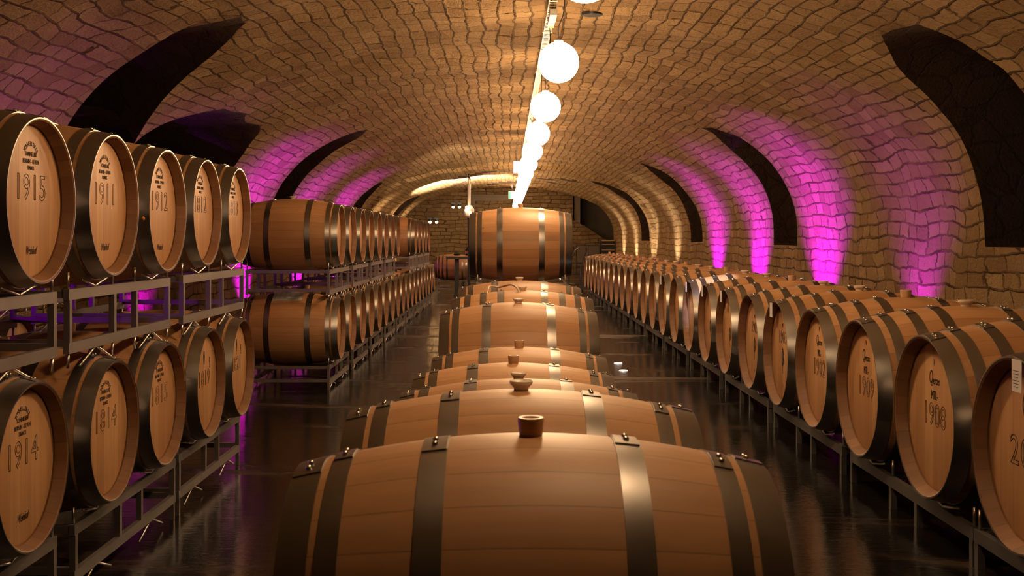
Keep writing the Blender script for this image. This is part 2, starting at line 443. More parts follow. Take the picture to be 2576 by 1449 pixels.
# ------------------------------------------------------------------ racks
def rack(x_front, y0, y1, h_top, h_bot, label, group, side=-1, foot=None, ys=None, depth=.82, mat='rack', below=None):
    """two-barrel steel rack. side=-1: the barrels lie away towards -X, +1: towards +X."""
    yc = (y0 + y1) / 2
    low = h_bot is None                      # short legs straight to the ground, no bottom rail
    z0 = EYE + (foot if foot is not None else h_bot - .05)
    t = thing('barrel_rack', label, 'rack', (x_front, yc, z0), 0, group)
    L = y1 - y0
    T = .045; zt = EYE + h_top - T / 2 - z0; zb = 0. if low else EYE + h_bot + T / 2 - z0
    posts = [-L / 2, -.15, .15, L / 2] if L > 1 else [-L / 2, L / 2]
    bars = ys or [yc - L / 4, yc + L / 4]
    for s, nm in ((0, 'front_frame'), (1, 'rear_frame')):
        x = side * s * depth
        bm = bmesh.new()
        add_bar(bm, (x, -L / 2 - .02, zt), (x, L / 2 + .02, zt), .025, T)
        if not low: add_bar(bm, (x, -L / 2 - .02, zb), (x, L / 2 + .02, zb), .025, T)
        for p in posts: add_bar(bm, (x, p, zb + (0 if low else T / 2)), (x, p, zt - T / 2), .028, .026)
        link(nm, to_mesh(bm, nm, M[mat], smooth=False), t)
        for p in posts:
            if min(abs(yc + p - q) for q in bars) > .2:
                bm = bmesh.new(); add_tube(bm, [(x, p, zt + T / 2), (x, p, zt + T / 2 + .07)], .006, 8)
                link('stacking_pin', to_mesh(bm, 'pin', M['wire']), t)
            if foot is None and min(abs(yc + p - q) for q in (below or bars)) > .19:
                bm = bmesh.new(); add_tube(bm, [(x, p, zb - T / 2), (x, p, zb - T / 2 - .06)], .0065, 8)
                link('stacking_pin', to_mesh(bm, 'pin', M['wire']), t)
            elif not low and p in (posts[0], posts[-1]):
                bm = bmesh.new(); add_bar(bm, (x, p, 0), (x, p, zb - T / 2), .022, .022)
                link('leg', to_mesh(bm, 'leg', M[mat], smooth=False), t)
        for yb in bars:
            yl = yb - yc
            bm = bmesh.new(); zz = zt + T / 2 + .005; w = .15
            add_tube(bm, smooth_path([(x, yl - w, zz + w * .19), (x, yl - .012, zz), (x, yl + .012, zz), (x, yl + w, zz + w * .19)], 3), .005, 8)
            link('cradle_wire', to_mesh(bm, 'cradle', M['wire']), t)
        for yb in (below or bars):
            yl = yb - yc
            if not low:
                bm = bmesh.new(); zz = zb - T / 2 - .001
                dz = min(.062, zz - .006) if foot is not None else .062
                wd = .185
                add_tube(bm, smooth_path([(x, yl - wd, zz - dz), (x, yl - .012, zz), (x, yl + .012, zz), (x, yl + wd, zz - dz)], 3), .0055, 8)
                link('saddle_wire', to_mesh(bm, 'saddle', M['wire']), t)
    for p in (posts[0], posts[-1]):
        for zz in ((zt,) if low else (zb + .02, zt)):
            bm = bmesh.new(); add_bar(bm, (side * .0125, p, zz), (side * (depth - .0125), p, zz), .028, .03)
            link('side_rail', to_mesh(bm, 'side', M[mat], smooth=False), t)
    return t

ORD = ['first', 'second', 'third', 'fourth', 'fifth', 'sixth', 'seventh', 'eighth', 'ninth', 'tenth', 'eleventh', 'twelfth', 'thirteenth', 'fourteenth',
       'fifteenth', 'sixteenth', 'seventeenth', 'eighteenth', 'nineteenth', 'twentieth', 'twenty-first', 'twenty-second', 'twenty-third', 'twenty-fourth', 'twenty-fifth', 'twenty-sixth']

# ---- near two-tier stack
XL = -1.72
up1 = [(4.13, .140, '1915'), (4.89, .146, '1911'), (5.66, .140, '1912'), (6.52, .150, '1812'), (7.30, .150, '1813')]
lo1 = [(4.06, -.832, '1914'), (4.90, -.845, '1814'), (5.66, -.842, '1815'), (6.42, -.832, '1819'), (7.19, -.832, '1821')]
for i, (y, h, yr) in enumerate(up1):
    b = barrel(XL - .5 - (.03 if i > 2 else 0), y, h, 'oak wine barrel branded %s on the upper tier of the near two-tier stack' % yr, 'branded barrels of the near two-tier stack', 6, 'plug')
    brand(b, brand_left(yr, light=(i in (1, 3, 4)), script=i < 3))
    if yr == '1912':
        bm = bmesh.new(); add_lathe(bm, [(0, 0), (0, .012), (.002, .0)], 14, 'X')
        o = link('orange_dot', to_mesh(bm, 'dot', M['orange']), b, label='orange dot on the end hoop')
        th = math.radians(-98); o.location = (.47, (rad(.47) + .003) * math.sin(th), (rad(.47) + .003) * math.cos(th)); o.rotation_euler = (0, 0, math.radians(-90))
for i, (y, h, yr) in enumerate(lo1):
    b = barrel(XL - .5 + (.02 if i > 2 else 0), y, h, 'oak wine barrel branded %s on the lower tier of the near two-tier stack' % yr, 'branded barrels of the near two-tier stack', 6, 'plug')
    brand(b, brand_left(yr, light=i > 0, script=i == 0) if i < 3 else brand_crest(yr))
XR = -1.81
G = 'galvanised racks of the near two-tier stack'
rack(XR, 3.00, 4.43, -.212, -.475, 'galvanised steel rack under barrel 1915, resting on barrel 1914', G, ys=[4.13], below=[4.06])
rack(XR, 4.59, 5.93, -.209, -.475, 'galvanised steel rack carrying barrels 1911 and 1912', G, ys=[4.89, 5.66], below=[4.90, 5.66])
rack(XR, 6.20, 7.60, -.205, -.475, 'galvanised steel rack carrying barrels 1812 and 1813', G, ys=[6.52, 7.30], below=[6.42, 7.19])
rack(XR, 3.00, 4.43, -1.187, -1.43, 'galvanised steel floor rack under barrel 1914', G, foot=-EYE, ys=[4.06])
rack(XR, 4.65, 6.02, -1.192, -1.43, 'galvanised steel floor rack carrying barrels 1814 and 1815', G, foot=-EYE, ys=[4.90, 5.66])
rack(XR, 6.12, 7.48, -1.184, -1.43, 'galvanised steel floor rack carrying barrels 1819 and 1821', G, foot=-EYE, ys=[6.42, 7.19])

# ---- far two-tier stack
G = 'plain barrels of the far two-tier stack'
X2 = -1.70
GR2 = [11.45 + 1.72 * k + d for k in range(9) for d in (0, .82)]
upY = GR2[:8]
upY2 = GR2[10:15]
loY = GR2[:]
def pair_y(ys, i): return ys[i]
for i, y in enumerate(upY):
    barrel(X2 - .5, y, .035, 'plain barrel on the far two-tier stack, upper tier before the gap, %s in line' % ORD[i], G, 6, 'cup' if i < 2 else 'plug')
for i, y in enumerate(upY2):
    barrel(X2 + .06 - .5, y, .03, 'plain barrel on the far two-tier stack, upper tier beyond the gap, %s in line' % ORD[i], G, 6, 'plug')
lowb = []
for i, y in enumerate(loY):
    lb = 'plain barrel on the far two-tier stack, lower tier, %s from the front' % ORD[i]
    if i == 0: lb = 'plain barrel with a white paper sheet on it, far stack lower tier'
    lowb.append(barrel(X2 - .5, y, -.925, lb, G, 6, 'plug'))
G = 'galvanised racks of the far two-tier stack'
for i in range(0, 8, 2):
    c = (upY[i] + upY[i + 1]) / 2
    rack(X2 - .09, c - .68, c + .68, -.312, -.562, 'galvanised rack carrying the %s pair on the upper tier before the gap' % ORD[i // 2], G, ys=[upY[i], upY[i + 1]])
for i in range(0, 5, 2):
    ys = upY2[i:i + 2]; c = sum(ys) / len(ys) + (.41 if len(ys) == 1 else 0)
    rack(X2 - .03, c - .68, c + .68, -.317, -.562, 'galvanised rack carrying the %s barrels beyond the gap on the upper tier' % ORD[i // 2], G, ys=ys)
for i in range(0, 18, 2):
    c = (loY[i] + loY[i + 1]) / 2
    rack(X2 - .09, c - .68, c + .68, -1.272, -1.47, 'galvanised floor rack carrying the %s pair of the far two-tier stack' % ORD[i // 2], G, foot=-EYE, ys=[loY[i], loY[i + 1]])

# ---- back stack in shadow behind the near one
G = 'shadowed barrels behind the near two-tier stack'
names = ['1914', '1814', '1815', '1819', '1821']
for i in range(5):
    y = 4.1 + .84 * i
    barrel(-3.75, y, -.83, 'shadowed oak barrel on the floor rack behind barrel %s' % names[i], G, 6, 'plug')
    barrel(-3.75, y, .142, 'added unseen upper oak barrel of the back rack behind barrel %s' % ['1915', '1911', '1912', '1812', '1813'][i], G, 6, 'plug')  # unseen upper tier, added to block lamp light behind the near stack
for i in range(0, 6, 2):
    y0 = 4.1 + .84 * i
    rack(-3.34, y0 - .27, y0 + 1.10, -.205, -.475, 'shadowed steel rack between the two tiers of back barrels, %s from the front' % ORD[i // 2], 'shadowed racks behind the near two-tier stack', ys=[y0, y0 + .84])
    rack(-3.34, y0 - .27, y0 + 1.10, -1.182, -1.43, 'shadowed steel floor rack under the back barrels, %s from the front' % ORD[i // 2], 'shadowed racks behind the near two-tier stack', foot=-EYE, ys=[y0, y0 + .84])

# ---- single-tier row along the other wall
G = 'barrels of the single-tier row'
XS = 1.59
rY = [3.50, 4.26, 5.07, 5.83, 6.60, 7.35, 8.16, 8.95, 9.76, 10.58, 11.38, 12.16, 12.95, 13.75, 14.55, 15.35, 16.15, 16.95, 17.75, 18.55, 19.35, 20.15, 20.95, 21.75, 22.60]
brands = {0: ('20', None), 1: ('1908', 'r'), 2: ('1909', 'r'), 3: ('1902', 'r'), 4: ('1903', 't'), 5: ('1905', 't'), 6: ('', 't'), 7: ('', 't'), 9: ('', 't')}
tags = {0, 4, 6, 7, 8, 10}
Z180 = PI
for i, y in enumerate(rY):
    yr, kd = brands.get(i, (None, None))
    if i == 0: lb = 'nearest oak barrel of the single-tier row, branded 20 with a white tag'
    elif kd == 'r': lb = 'oak barrel branded %s in the single-tier row' % yr
    elif kd == 't' and yr: lb = 'oak barrel with a tree emblem under %s in the single-tier row' % yr
    elif kd == 't': lb = 'oak barrel with a tree emblem, %s from the front of the single-tier row' % ORD[i]
    else: lb = 'oak barrel, %s from the front of the single-tier row' % ORD[i]
    b = barrel(XS + .5, y, -.68, lb, G, 8, 'cup' if i % 3 else 'plug', rz=PI)
    if i == 0: brand(b, brand_20)
    elif kd == 'r': brand(b, brand_right(yr))
    elif kd == 't': brand(b, brand_tree(yr))
    if i in tags:
        th = math.radians({0: 8}.get(i, -14)); 
        bm = bmesh.new()
        add_box(bm, (HL - .0, 0, -.045 if i else -.05), (.0016, .062 if i else .066, .085 if i else .1))
        if i == 0:
            for k in range(6): add_box(bm, (HL + .0012, -.004, -.035 - .010 * k), (.0006, .040 - .006 * (k % 3), .0022)); 
        me = to_mesh(bm, 'tag', [M['tag'], M['ink']], smooth=False)
        if i == 0:
            for p in me.polygons:
                if p.center.x > HL + .0009: p.material_index = 1
        tg = link('card_tag', me, b, label='white card tag')
        tg.location = (.006, -RH * math.sin(th) * -1, RH * math.cos(th) - .0)
G = 'racks under the single-tier row'
rack(XS + .08, 2.56, 3.93, -1.029, None, 'steel rack under the nearest barrel of the single-tier row', G, side=1, foot=RAISE - EYE, ys=[3.5], mat='rack_shaded')
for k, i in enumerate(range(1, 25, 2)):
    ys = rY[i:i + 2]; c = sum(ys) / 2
    rack(XS + .08, c - .69, c + .69, -1.029, None, 'steel rack, %s after the nearest, under the single-tier row' % ORD[k], G, side=1, foot=RAISE - EYE, ys=ys, mat='rack_shaded')

# ---- middle row, barrels lying across the aisle
G = 'barrels of the middle row'
mid = [(.052, 2.41, -.425 - RB, 1., 6, 'plug', 'nearest oak barrel of the middle row, with a tall tan bung'),
       (.042, 3.26, -.443 - RB, 1., 6, 'cup', 'oak barrel right behind the nearest one of the middle row, with a wide pale bung'),
       (.05, 4.75, -.599 - RB, 1., 6, 'cup', 'oak barrel of the middle row, first of the three lower ones, with a pale bung'),
       (.034, 5.62, -.628 - RB, 1., 6, 'plug', 'oak barrel of the middle row, middle one of the three lower ones'),
       (.072, 6.45, -.628 - RB, 1., 6, 'plug', 'oak barrel of the middle row, last of the three lower ones'),
       (.076, 7.22, -.417 - RB, 1., 6, 'cup', 'oak barrel of the middle row standing higher than the one in front'),
       (.078, 8.05, -.460 - RB, 1., 6, 'cup', 'oak barrel of the middle row, directly before the one with the hose'),
       (.125, 8.95, -.415 - RB * 1.12, 1.12, 8, 'cup', 'large eight-hoop oak barrel of the middle row with a pale hose on it'),
       (.113, 9.95, -.375 - RB * 1.08, 1.08, 6, 'cup', 'oak barrel of the middle row just below the raised barrel')]
for X, y, h, s, hp, bg, lb in mid:
    barrel(X, y, h, lb, G, hp, bg, rz=0 if int(y * 10) % 2 else PI, scale=s)
barrel(.135, 11.10, .31 - RB, 'raised oak barrel at the head of the middle row, in front of the end wall', G, 6, 'plug')
barrel(.135, 11.10, -.63 - RB, 'oak barrel under the raised barrel of the middle row', G, 6, 'plug')
G = 'racks under the middle row'
def mrack(y0, y1, top, lb, ys, foot=-EYE, bot=None, xc=.05):
    rack(xc - .41, y0, y1, top, bot if bot is not None else -1.44, lb, G, side=1, foot=foot, ys=ys)
mrack(2.16, 3.52, -1.162, 'steel rack under the two nearest barrels of the middle row', [2.41, 3.26])
mrack(4.50, 5.88, -1.354, 'low steel rack under the first two lower barrels of the middle row', [4.75, 5.62], bot=-1.46)
mrack(6.20, 6.80, -1.350, 'low steel rack under the last lower barrel of the middle row', [6.45], bot=-1.46)
mrack(6.95, 8.32, -1.187, 'steel rack under the pair in front of the hose barrel', [7.22, 8.05])
mrack(8.62, 10.25, -1.237, 'steel rack under the hose barrel and its neighbour', [8.95, 9.95], xc=.12)
mrack(10.75, 11.45, -1.352, 'low steel rack under the stacked pair of the middle row', [11.10], bot=-1.46, xc=.135)
mrack(10.42, 11.78, -.409, 'steel rack holding the raised barrel of the middle row', [11.10], foot=None, bot=-.575, xc=.135)

# hose on the eight-hoop barrel
bm = bmesh.new()
def px(x, y, Z): return Vector(((x - 1275) / F * Z, Z, EYE + (600 - y) / F * Z))
hb = EYE - .415
pts = [px(1304, 752, 8.80), px(1307, 738, 8.85), px(1301, 724, 8.9), (.03, 9.05, hb + .04), (-.06, 9.25, hb + .012), (-.14, 9.18, hb + .02), px(1226, 738, 8.95), px(1219, 750, 8.82), px(1223, 762, 8.74), (-.165, 8.66, hb - .085)]
add_tube(bm, smooth_path(pts, 6), .008, 10)
tag(link('hose', to_mesh(bm, 'hose', M['hose'])), 'pale flexible hose curling over the large eight-hoop barrel', 'hose')

# paper sheet on the lower far barrel
bm = bmesh.new(); rows = []
for i in range(9):
    u = -.17 + .30 * i / 8; row = []
    for j in range(9):
        th = math.radians(-38 + 30 * j / 8); r = rad(u) * 1.0 + .006 + .003 * math.sin(i * 1.1 + j)
        row.append(bm.verts.new((u, r * math.sin(th), r * math.cos(th))))
    rows.append(row)
for A, B in zip(rows[:-1], rows[1:]):
    for j in range(8): bm.faces.new((A[j], A[j + 1], B[j + 1], B[j]))
r_ = bmesh.ops.solidify(bm, geom=bm.faces[:], thickness=.0012)
p_ = to_mesh(bm, 'sheet', M['tag'])
sh = link('paper_sheet', p_, None, (X2 - .5, loY[0], EYE - .925)); tag(sh, 'white printed paper sheet lying on the first lower barrel of the far stack', 'paper')
bm = bmesh.new()
for k in range(9):
    th = math.radians(-34 + 2.6 * k)
    for a in range(5 if k not in (1, 7) else 3):
        u = -.15 + .05 * a + .01 * (k % 2); r = rad(u) + .0115
        add_box(bm, (u, r * math.sin(th), r * math.cos(th)), (.038, .002, .0012))
link('print', to_mesh(bm, 'print', M['ink'], smooth=False), sh)

# ------------------------------------------------------------------ vault shell
A_, B_, NE = 4.6, 2.26, 2.35
def vault_pt(t, a=A_, b=B_):
    c, s = math.cos(t), math.sin(t)
    return (a * math.copysign(abs(c) ** (2 / NE), c), b * abs(s) ** (2 / NE))
def wob(x, y, z):
    return .035 * math.sin(1.3 * y + 1.7 * x) * math.cos(1.1 * z + .7 * y) + .02 * math.sin(3.9 * y + 2.3 * z) + .016 * math.sin(5.3 * x + 2.2 * y)
def mesh_obj(name, bm):
    me = bpy.data.meshes.new(name); bmesh.ops.recalc_face_normals(bm, faces=bm.faces[:]); bm.to_mesh(me); bm.free()
    o = bpy.data.objects.new(name, me); COL.objects.link(o); return o
Y0, Y1 = -4.0, 46.5
def tunnel():
    bm = bmesh.new(); rings = []; NT = 72
    ys = []; y = Y0
    while y < Y1: ys.append(y); y += .3
    ys.append(Y1)
    ys = sorted([q for q in ys if abs(q - 34.4) > .12] + [34.38, 34.42])
    for yy in ys:
        k = 0. if yy < 34.4 else 1.
        a, b = A_ - .12 * k, B_ - .12 * k
        row = []
        for zf in (-EYE - .2, -1.0, -.5): row.append((a, zf))
        row += [vault_pt(PI * i / NT, a, b) for i in range(NT + 1)]
        for zf in (-.5, -1.0, -EYE - .2): row.append((-a, zf))
        vs = []
        for (x, h) in row:
            w = wob(x, yy, h); n = Vector((x / a / a, 0, max(h, 0) / b / b)).normalized()
            vs.append(bm.verts.new((x + n.x * w, yy, EYE + h + n.z * w)))
        rings.append(vs)
    for A, B in zip(rings[:-1], rings[1:]):
        m = len(A)
        for k in range(m): bm.faces.new((A[k], A[(k + 1) % m], B[(k + 1) % m], B[k]))
    bm.faces.new(rings[0]); bm.faces.new(rings[-1][::-1])
    return mesh_obj('cut_tunnel', bm)
def lunette(side, yc, half, sill, spring, top, skew, flare=0., n=2.0, x0=1.6, x1=7.2):
    """cross tunnel of a side niche"""
    bm = bmesh.new(); prof = [(-half, sill), (half, sill)]
    K = 18
    for i in range(K + 1):
        t = PI * i / K; c, s = math.cos(t), math.sin(t)
        prof.append((half * math.copysign(abs(c) ** (2 / n), c), spring + (top - spring) * abs(s) ** (2 / n)))
    rings = []
    rr = random.Random(int(yc * 10))
    jit = [(rr.uniform(-.03, .03), rr.uniform(-.03, .03)) for _ in prof]
    for k in range(8):
        x = x0 + (x1 - x0) * k / 7
        fl_ = 1 + flare * max(0, x - 3.6)
        rings.append([bm.verts.new((side * x, yc + u * fl_ + j[0] + skew * (x - 4.3), EYE + h + j[1])) for (u, h), j in zip(prof, jit)])
    for A, B in zip(rings[:-1], rings[1:]):
        m = len(A)
        for q in range(m): bm.faces.new((A[q], A[(q + 1) % m], B[(q + 1) % m], B[q]))
    bm.faces.new(rings[0]); bm.faces.new(rings[-1][::-1])
    bmesh.ops.remove_doubles(bm, verts=bm.verts[:], dist=1e-4)
    return mesh_obj('cut_niche', bm)
rock = bmesh.new(); add_box(rock, (0, 22, EYE + .8), (17, 56, 6.2)); rock = mesh_obj('rock', rock)
cuts = [tunnel()]
for yc in (9.75, 18.25, 26.9, 35.7): cuts.append(lunette(1, yc, .84, -.1, .70, 1.80, .28, n=2.6))
cuts.append(lunette(-1, 11.75, .96, .1, .90, 2.02, .85, n=2.9))
cuts.append(lunette(-1, 21.9, .90, .0, .8, 2.0, .80, n=2.5))
cuts.append(lunette(-1, 32.2, .85, .0, .6, 1.60, .5))
cuts.append(lunette(-1, 42.0, .85, .0, .6, 1.60, .4))
cuts.append(lunette(-1, 15.0, 1.95, .62, .70, 1.66, .05, flare=.35, n=3.0, x1=6.8))
# stair void beside the end wall
bm = bmesh.new()
pr = [(1.97, 2.16), (2.76, 2.16), (2.76, .77), (3.37, .46), (4.03, .0), (4.76, -.16), (5.2, -.16), (5.2, 2.5), (2.2, 2.5)]
pr = [(2.0, 2.12), (2.76, 1.86), (2.76, .77), (3.37, .46), (4.03, .0), (4.76, -.16), (5.2, -.16), (5.2, 2.55), (2.0, 2.55)]
f1 = [bm.verts.new((x, 46.3, EYE + h)) for x, h in pr]; f2 = [bm.verts.new((x, 48.6, EYE + h)) for x, h in pr]
m_ = len(pr)
for k in range(m_): bm.faces.new((f1[k], f1[(k + 1) % m_], f2[(k + 1) % m_], f2[k]))
bm.faces.new(f1); bm.faces.new(f2[::-1]); cuts.append(mesh_obj('cut_void', bm))
for c in cuts:
    md = rock.modifiers.new('cut', 'BOOLEAN'); md.operation = 'DIFFERENCE'; md.solver = 'EXACT'; md.object = c
dg = bpy.context.evaluated_depsgraph_get(); dg.update()
shell = bpy.data.meshes.new_from_object(rock.evaluated_get(dg))
for c in cuts + [rock]:
    me = c.data; bpy.data.objects.remove(c); bpy.data.meshes.remove(me)
# arc length table for the stone courses
TAB = [(0., 0.)]; prev = vault_pt(0); s = 0.
for i in range(1, 361):
    q = vault_pt(PI * i / 360); s += math.hypot(q[0] - prev[0], q[1] - prev[1]); prev = q
    TAB.append((math.atan2(q[1] / B_, q[0] / A_), s))
SL = s
def arc(x, h):
    if h <= 0: return h if x > 0 else SL - h
    a = math.atan2(h / B_, x / A_); lo, hi = 0, 360
    while hi - lo > 1:
        mid_ = (lo + hi) // 2
        if TAB[mid_][0] <= a: lo = mid_
        else: hi = mid_
    a0, s0 = TAB[lo]; a1, s1 = TAB[hi]
    return s0 + (s1 - s0) * ((a - a0) / max(1e-9, a1 - a0))
def facing_in(f):
    c = f.calc_center_median(); x, h = c.x, max(c.z - EYE, 0)
    g = Vector((math.copysign((abs(x) / A_) ** (NE - 1) / A_, x), 0, (h / B_) ** (NE - 1) / B_)).normalized()
    return abs(g.dot(f.normal)) > .93
def on_vault(c):
    x, h = c.x, c.z - EYE
    if h < -.02: return abs(abs(x) - A_) < .26
    v = (abs(x) / A_) ** NE + (max(h, 0) / B_) ** NE
    return .86 < v < 1.07
parts_ = {}
src = bmesh.new(); src.from_mesh(shell)
bmesh.ops.recalc_face_normals(src, faces=src.faces[:])
def classify(f):
    c = f.calc_center_median(); n = f.normal
    if abs(c.x) > 8.4 or c.z > EYE + 3.7 or c.z < -.5 or c.y < -5.8 or c.y > 49.8: return None
    if c.z < -.18 and abs(n.z) > .9: return None
    if abs(n.y) > .9 and c.y < Y0 + .1: return 'wall_back'
    if c.y > Y1 - .02 : return 'wall_front'
    if on_vault(c) and not (abs(n.y) > .75 and abs(c.y - 34.4) > .2):
        if c.z > EYE + .35: return 'ceiling'
    elif c.z > EYE + .9 and abs(c.x) < 3.9: return 'ceiling'
    return 'wall_right' if c.x > 0 else 'wall_left'
names_ = {}
for f in src.faces:
    k = classify(f)
    if k: names_.setdefault(k, []).append(f.index)
for nm, idx in names_.items():
    b2 = src.copy(); b2.faces.ensure_lookup_table(); keep = set(idx)
    bmesh.ops.delete(b2, geom=[f for f in b2.faces if f.index not in keep], context='FACES')
    uv = b2.loops.layers.uv.new('stone')
    for f in b2.faces:
        c = f.calc_center_median(); end = nm in ('wall_front', 'wall_back')
        vault = on_vault(c) and facing_in(f)
        if end: f.material_index = 2 if abs(c.y - Y1) < .05 or nm == 'wall_back' else 1
        elif nm == 'wall_front': f.material_index = 1
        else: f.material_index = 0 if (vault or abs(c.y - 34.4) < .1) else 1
        f.smooth = True
        for l in f.loops:
            p = l.vert.co
            l[uv].uv = (p.x, p.z) if end else (p.y, arc(p.x, p.z - EYE))
    me = bpy.data.meshes.new(nm); b2.to_mesh(me); b2.free()
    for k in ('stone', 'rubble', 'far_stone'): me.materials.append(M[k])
    me.set_sharp_from_angle(angle=math.radians(35))
    o = bpy.data.objects.new(nm, me); COL.objects.link(o); o['kind'] = 'structure'
src.free()
bm = bmesh.new(); add_box(bm, (-2.05, 22, -.05), (5.5, 53, .1)); add_box(bm, (2.9, 22, RAISE / 2 - .05), (4.4, 53, RAISE + .1))
fl = link('floor', to_mesh(bm, 'floor', M['floor'], smooth=False)); fl['kind'] = 'structure'

# dark lintel and jamb on the end wall, stair panel, plaster
bm = bmesh.new(); add_box(bm, (-.62, 46.40, EYE + 1.70), (1.66, .20, .27)); add_box(bm, (-1.38, 46.40, EYE + 1.22), (.13, .20, .70))
o = link('trim_1', to_mesh(bm, 'lintel', M['plaster'], smooth=False)); o['kind'] = 'structure'
bm = bmesh.new(); add_box(bm, (4.0, 48.2, EYE + 1.2), (2.7, .1, 3.2)); add_box(bm, (2.95, 46.9, EYE + 1.3), (.24, .6, 1.3))
o = link('trim_2', to_mesh(bm, 'stair_wall', M['plaster'], smooth=False)); o['kind'] = 'structure'

# ------------------------------------------------------------------ lamps on the crown
XT, HT = .415, 2.12
bm = bmesh.new()
for sx in (-.035, .035): add_box(bm, (XT + sx, 20.5, EYE + HT + .02), (.004, 48.5, .05))
y = -3.7
while y < 44.7:
    add_box(bm, (XT, y, EYE + HT), (.07, .022, .004)); y += .075
ty = thing('cable_tray', 'long perforated cream cable tray hanging under the vault crown', 'cable tray', (0, 0, 0))
link('tray', to_mesh(bm, 'tray', M['cream'], smooth=False), ty)
for k in range(17):
    bm = bmesh.new(); yy = -2.6 + 2.8 * k
    add_box(bm, (XT, yy, EYE + HT - .006), (.10, .02, .008)); add_tube(bm, [(XT - .045, yy, EYE + HT - .006), (XT - .045, yy, EYE + HT + .16)], .004, 6)
    link('hanger', to_mesh(bm, 'hanger', M['cream'], smooth=False), ty)
bm = bmesh.new(); add_tube(bm, [(XT + .01, -3.7 + .7 * i, EYE + HT + .012 + .004 * math.sin(i)) for i in range(69)], .008, 6)
link('cable', to_mesh(bm, 'cable', M['cord']), ty)
# control box under the tray
cb = thing('ballast_box', 'small white electrical box with a yellow label under the cable tray', 'electrical box', (XT + .01, 10.3, EYE + HT - .06))
bm = bmesh.new(); add_box(bm, (0, 0, 0), (.07, .36, .055), .004); link('housing', to_mesh(bm, 'box', M['white'], smooth=False), cb)
bm = bmesh.new(); add_box(bm, (0, .38, .012), (.066, .30, .04), .003)
for k in range(4): add_box(bm, (0, .27 + .07 * k, -.009), (.05, .02, .003))
link('label_plate', to_mesh(bm, 'plate', M['white'], smooth=False), cb)
bm = bmesh.new(); add_box(bm, (0, .50, -.010), (.06, .05, .004)); link('warning_sticker', to_mesh(bm, 'stick', M['yellow'], smooth=False), cb)

GR = .15
bm = bmesh.new()
prof = [(GR * -math.cos(t), GR * math.sin(t)) for t in [PI * i / 18 * .93 for i in range(19)]]
add_lathe(bm, prof + [(prof[-1][0], 0)], 36, 'Z'); GLOBE = to_mesh(bm, 'globe', M['globe'], auto=50)
GLOBE_DIM = GLOBE.copy(); GLOBE_DIM.materials[0] = emit('dimmed globe glass', (1.0, .64, .33), 45)
bm = bmesh.new(); add_lathe(bm, [(.138, 0), (.138, .034), (.160, .034), (.166, .012), (.178, .008), (.178, 0)], 20, 'Z'); CAP = to_mesh(bm, 'cap', M['white'], auto=40)
def cord_mesh(long):
    bm = bmesh.new(); dz = HT - 1.305 - .016
    pts = [(-.0, 0, .17), (.0, 0, .26), (.035, 0, .36), (.045, 0, .5), (.045, 0, dz - .06), (.03, 0, dz)]
    add_tube(bm, smooth_path(pts, 6), .0045, 8); return to_mesh(bm, 'cord', M['cord'])
CORD = cord_mesh(True)
XG, HG = .384, 1.305
for i in range(-1, 15):
    y = 5.45 + 2.8 * i
    nm = 'glowing white globe pendant lamp, %s from the near end of the line' % ORD[i]
    if i == 0: nm = 'glowing white globe pendant lamp cut by the top edge of the picture'
    if i < 0: nm = 'glowing white globe pendant lamp hanging over the nearest barrels, out of the picture'
    t = thing('globe_lamp', nm, 'lamp', (XG, y, EYE + HG), 0, 'globe pendant lamps')
    link('globe', GLOBE if i >= 0 else GLOBE_DIM, t); link('cap', CAP, t); link('cord', CORD, t)

# round dark vent in the vault
bm = bmesh.new(); add_lathe(bm, [(0, 0), (0, .10), (.03, .11), (.06, .085), (.06, 0)], 28, 'Z')
v = link('ceiling_vent', to_mesh(bm, 'vent', M['black'], auto=30), None, (.845, 11.0, EYE + 2.205)); tag(v, 'dark round vent set in the vault beside the globe lamps', 'vent')

# signs hanging near the crown
def hang_sign(name, label, X, Y, H, w, h, faces, cat):
    t = thing(name, label, cat, (X, Y, EYE + H))
    bm = bmesh.new(); add_box(bm, (0, 0, 0), (w, .06, h), .006); link('housing', to_mesh(bm, 'h', M['white'], smooth=False), t)
    for x0, x1, mt in faces:
        bm = bmesh.new(); add_box(bm, ((x0 + x1) / 2, -.033, 0), (x1 - x0, .006, h * .9)); link('lit_panel', to_mesh(bm, 'p', M[mt], smooth=False), t)
    bm = bmesh.new()
    for s in (-1, 1): add_tube(bm, [(s * w * .2, 0, h / 2), (s * w * .2, 0, 2.22 - H)], .006, 6)
    link('hanger', to_mesh(bm, 'r', M['wire']), t)
hang_sign('light_panel', 'white lit panel sign hanging beside the line of globe lamps', .27, 24.5, 1.57, .26, .28, [(-.12, .12, 'panel')], 'sign')
hang_sign('exit_sign', 'green and white emergency exit sign hanging near the dark lintel', .28, 40.5, 1.58, .44, .27, [(-.21, -.14, 'green'), (-.13, .21, 'panel')], 'sign')

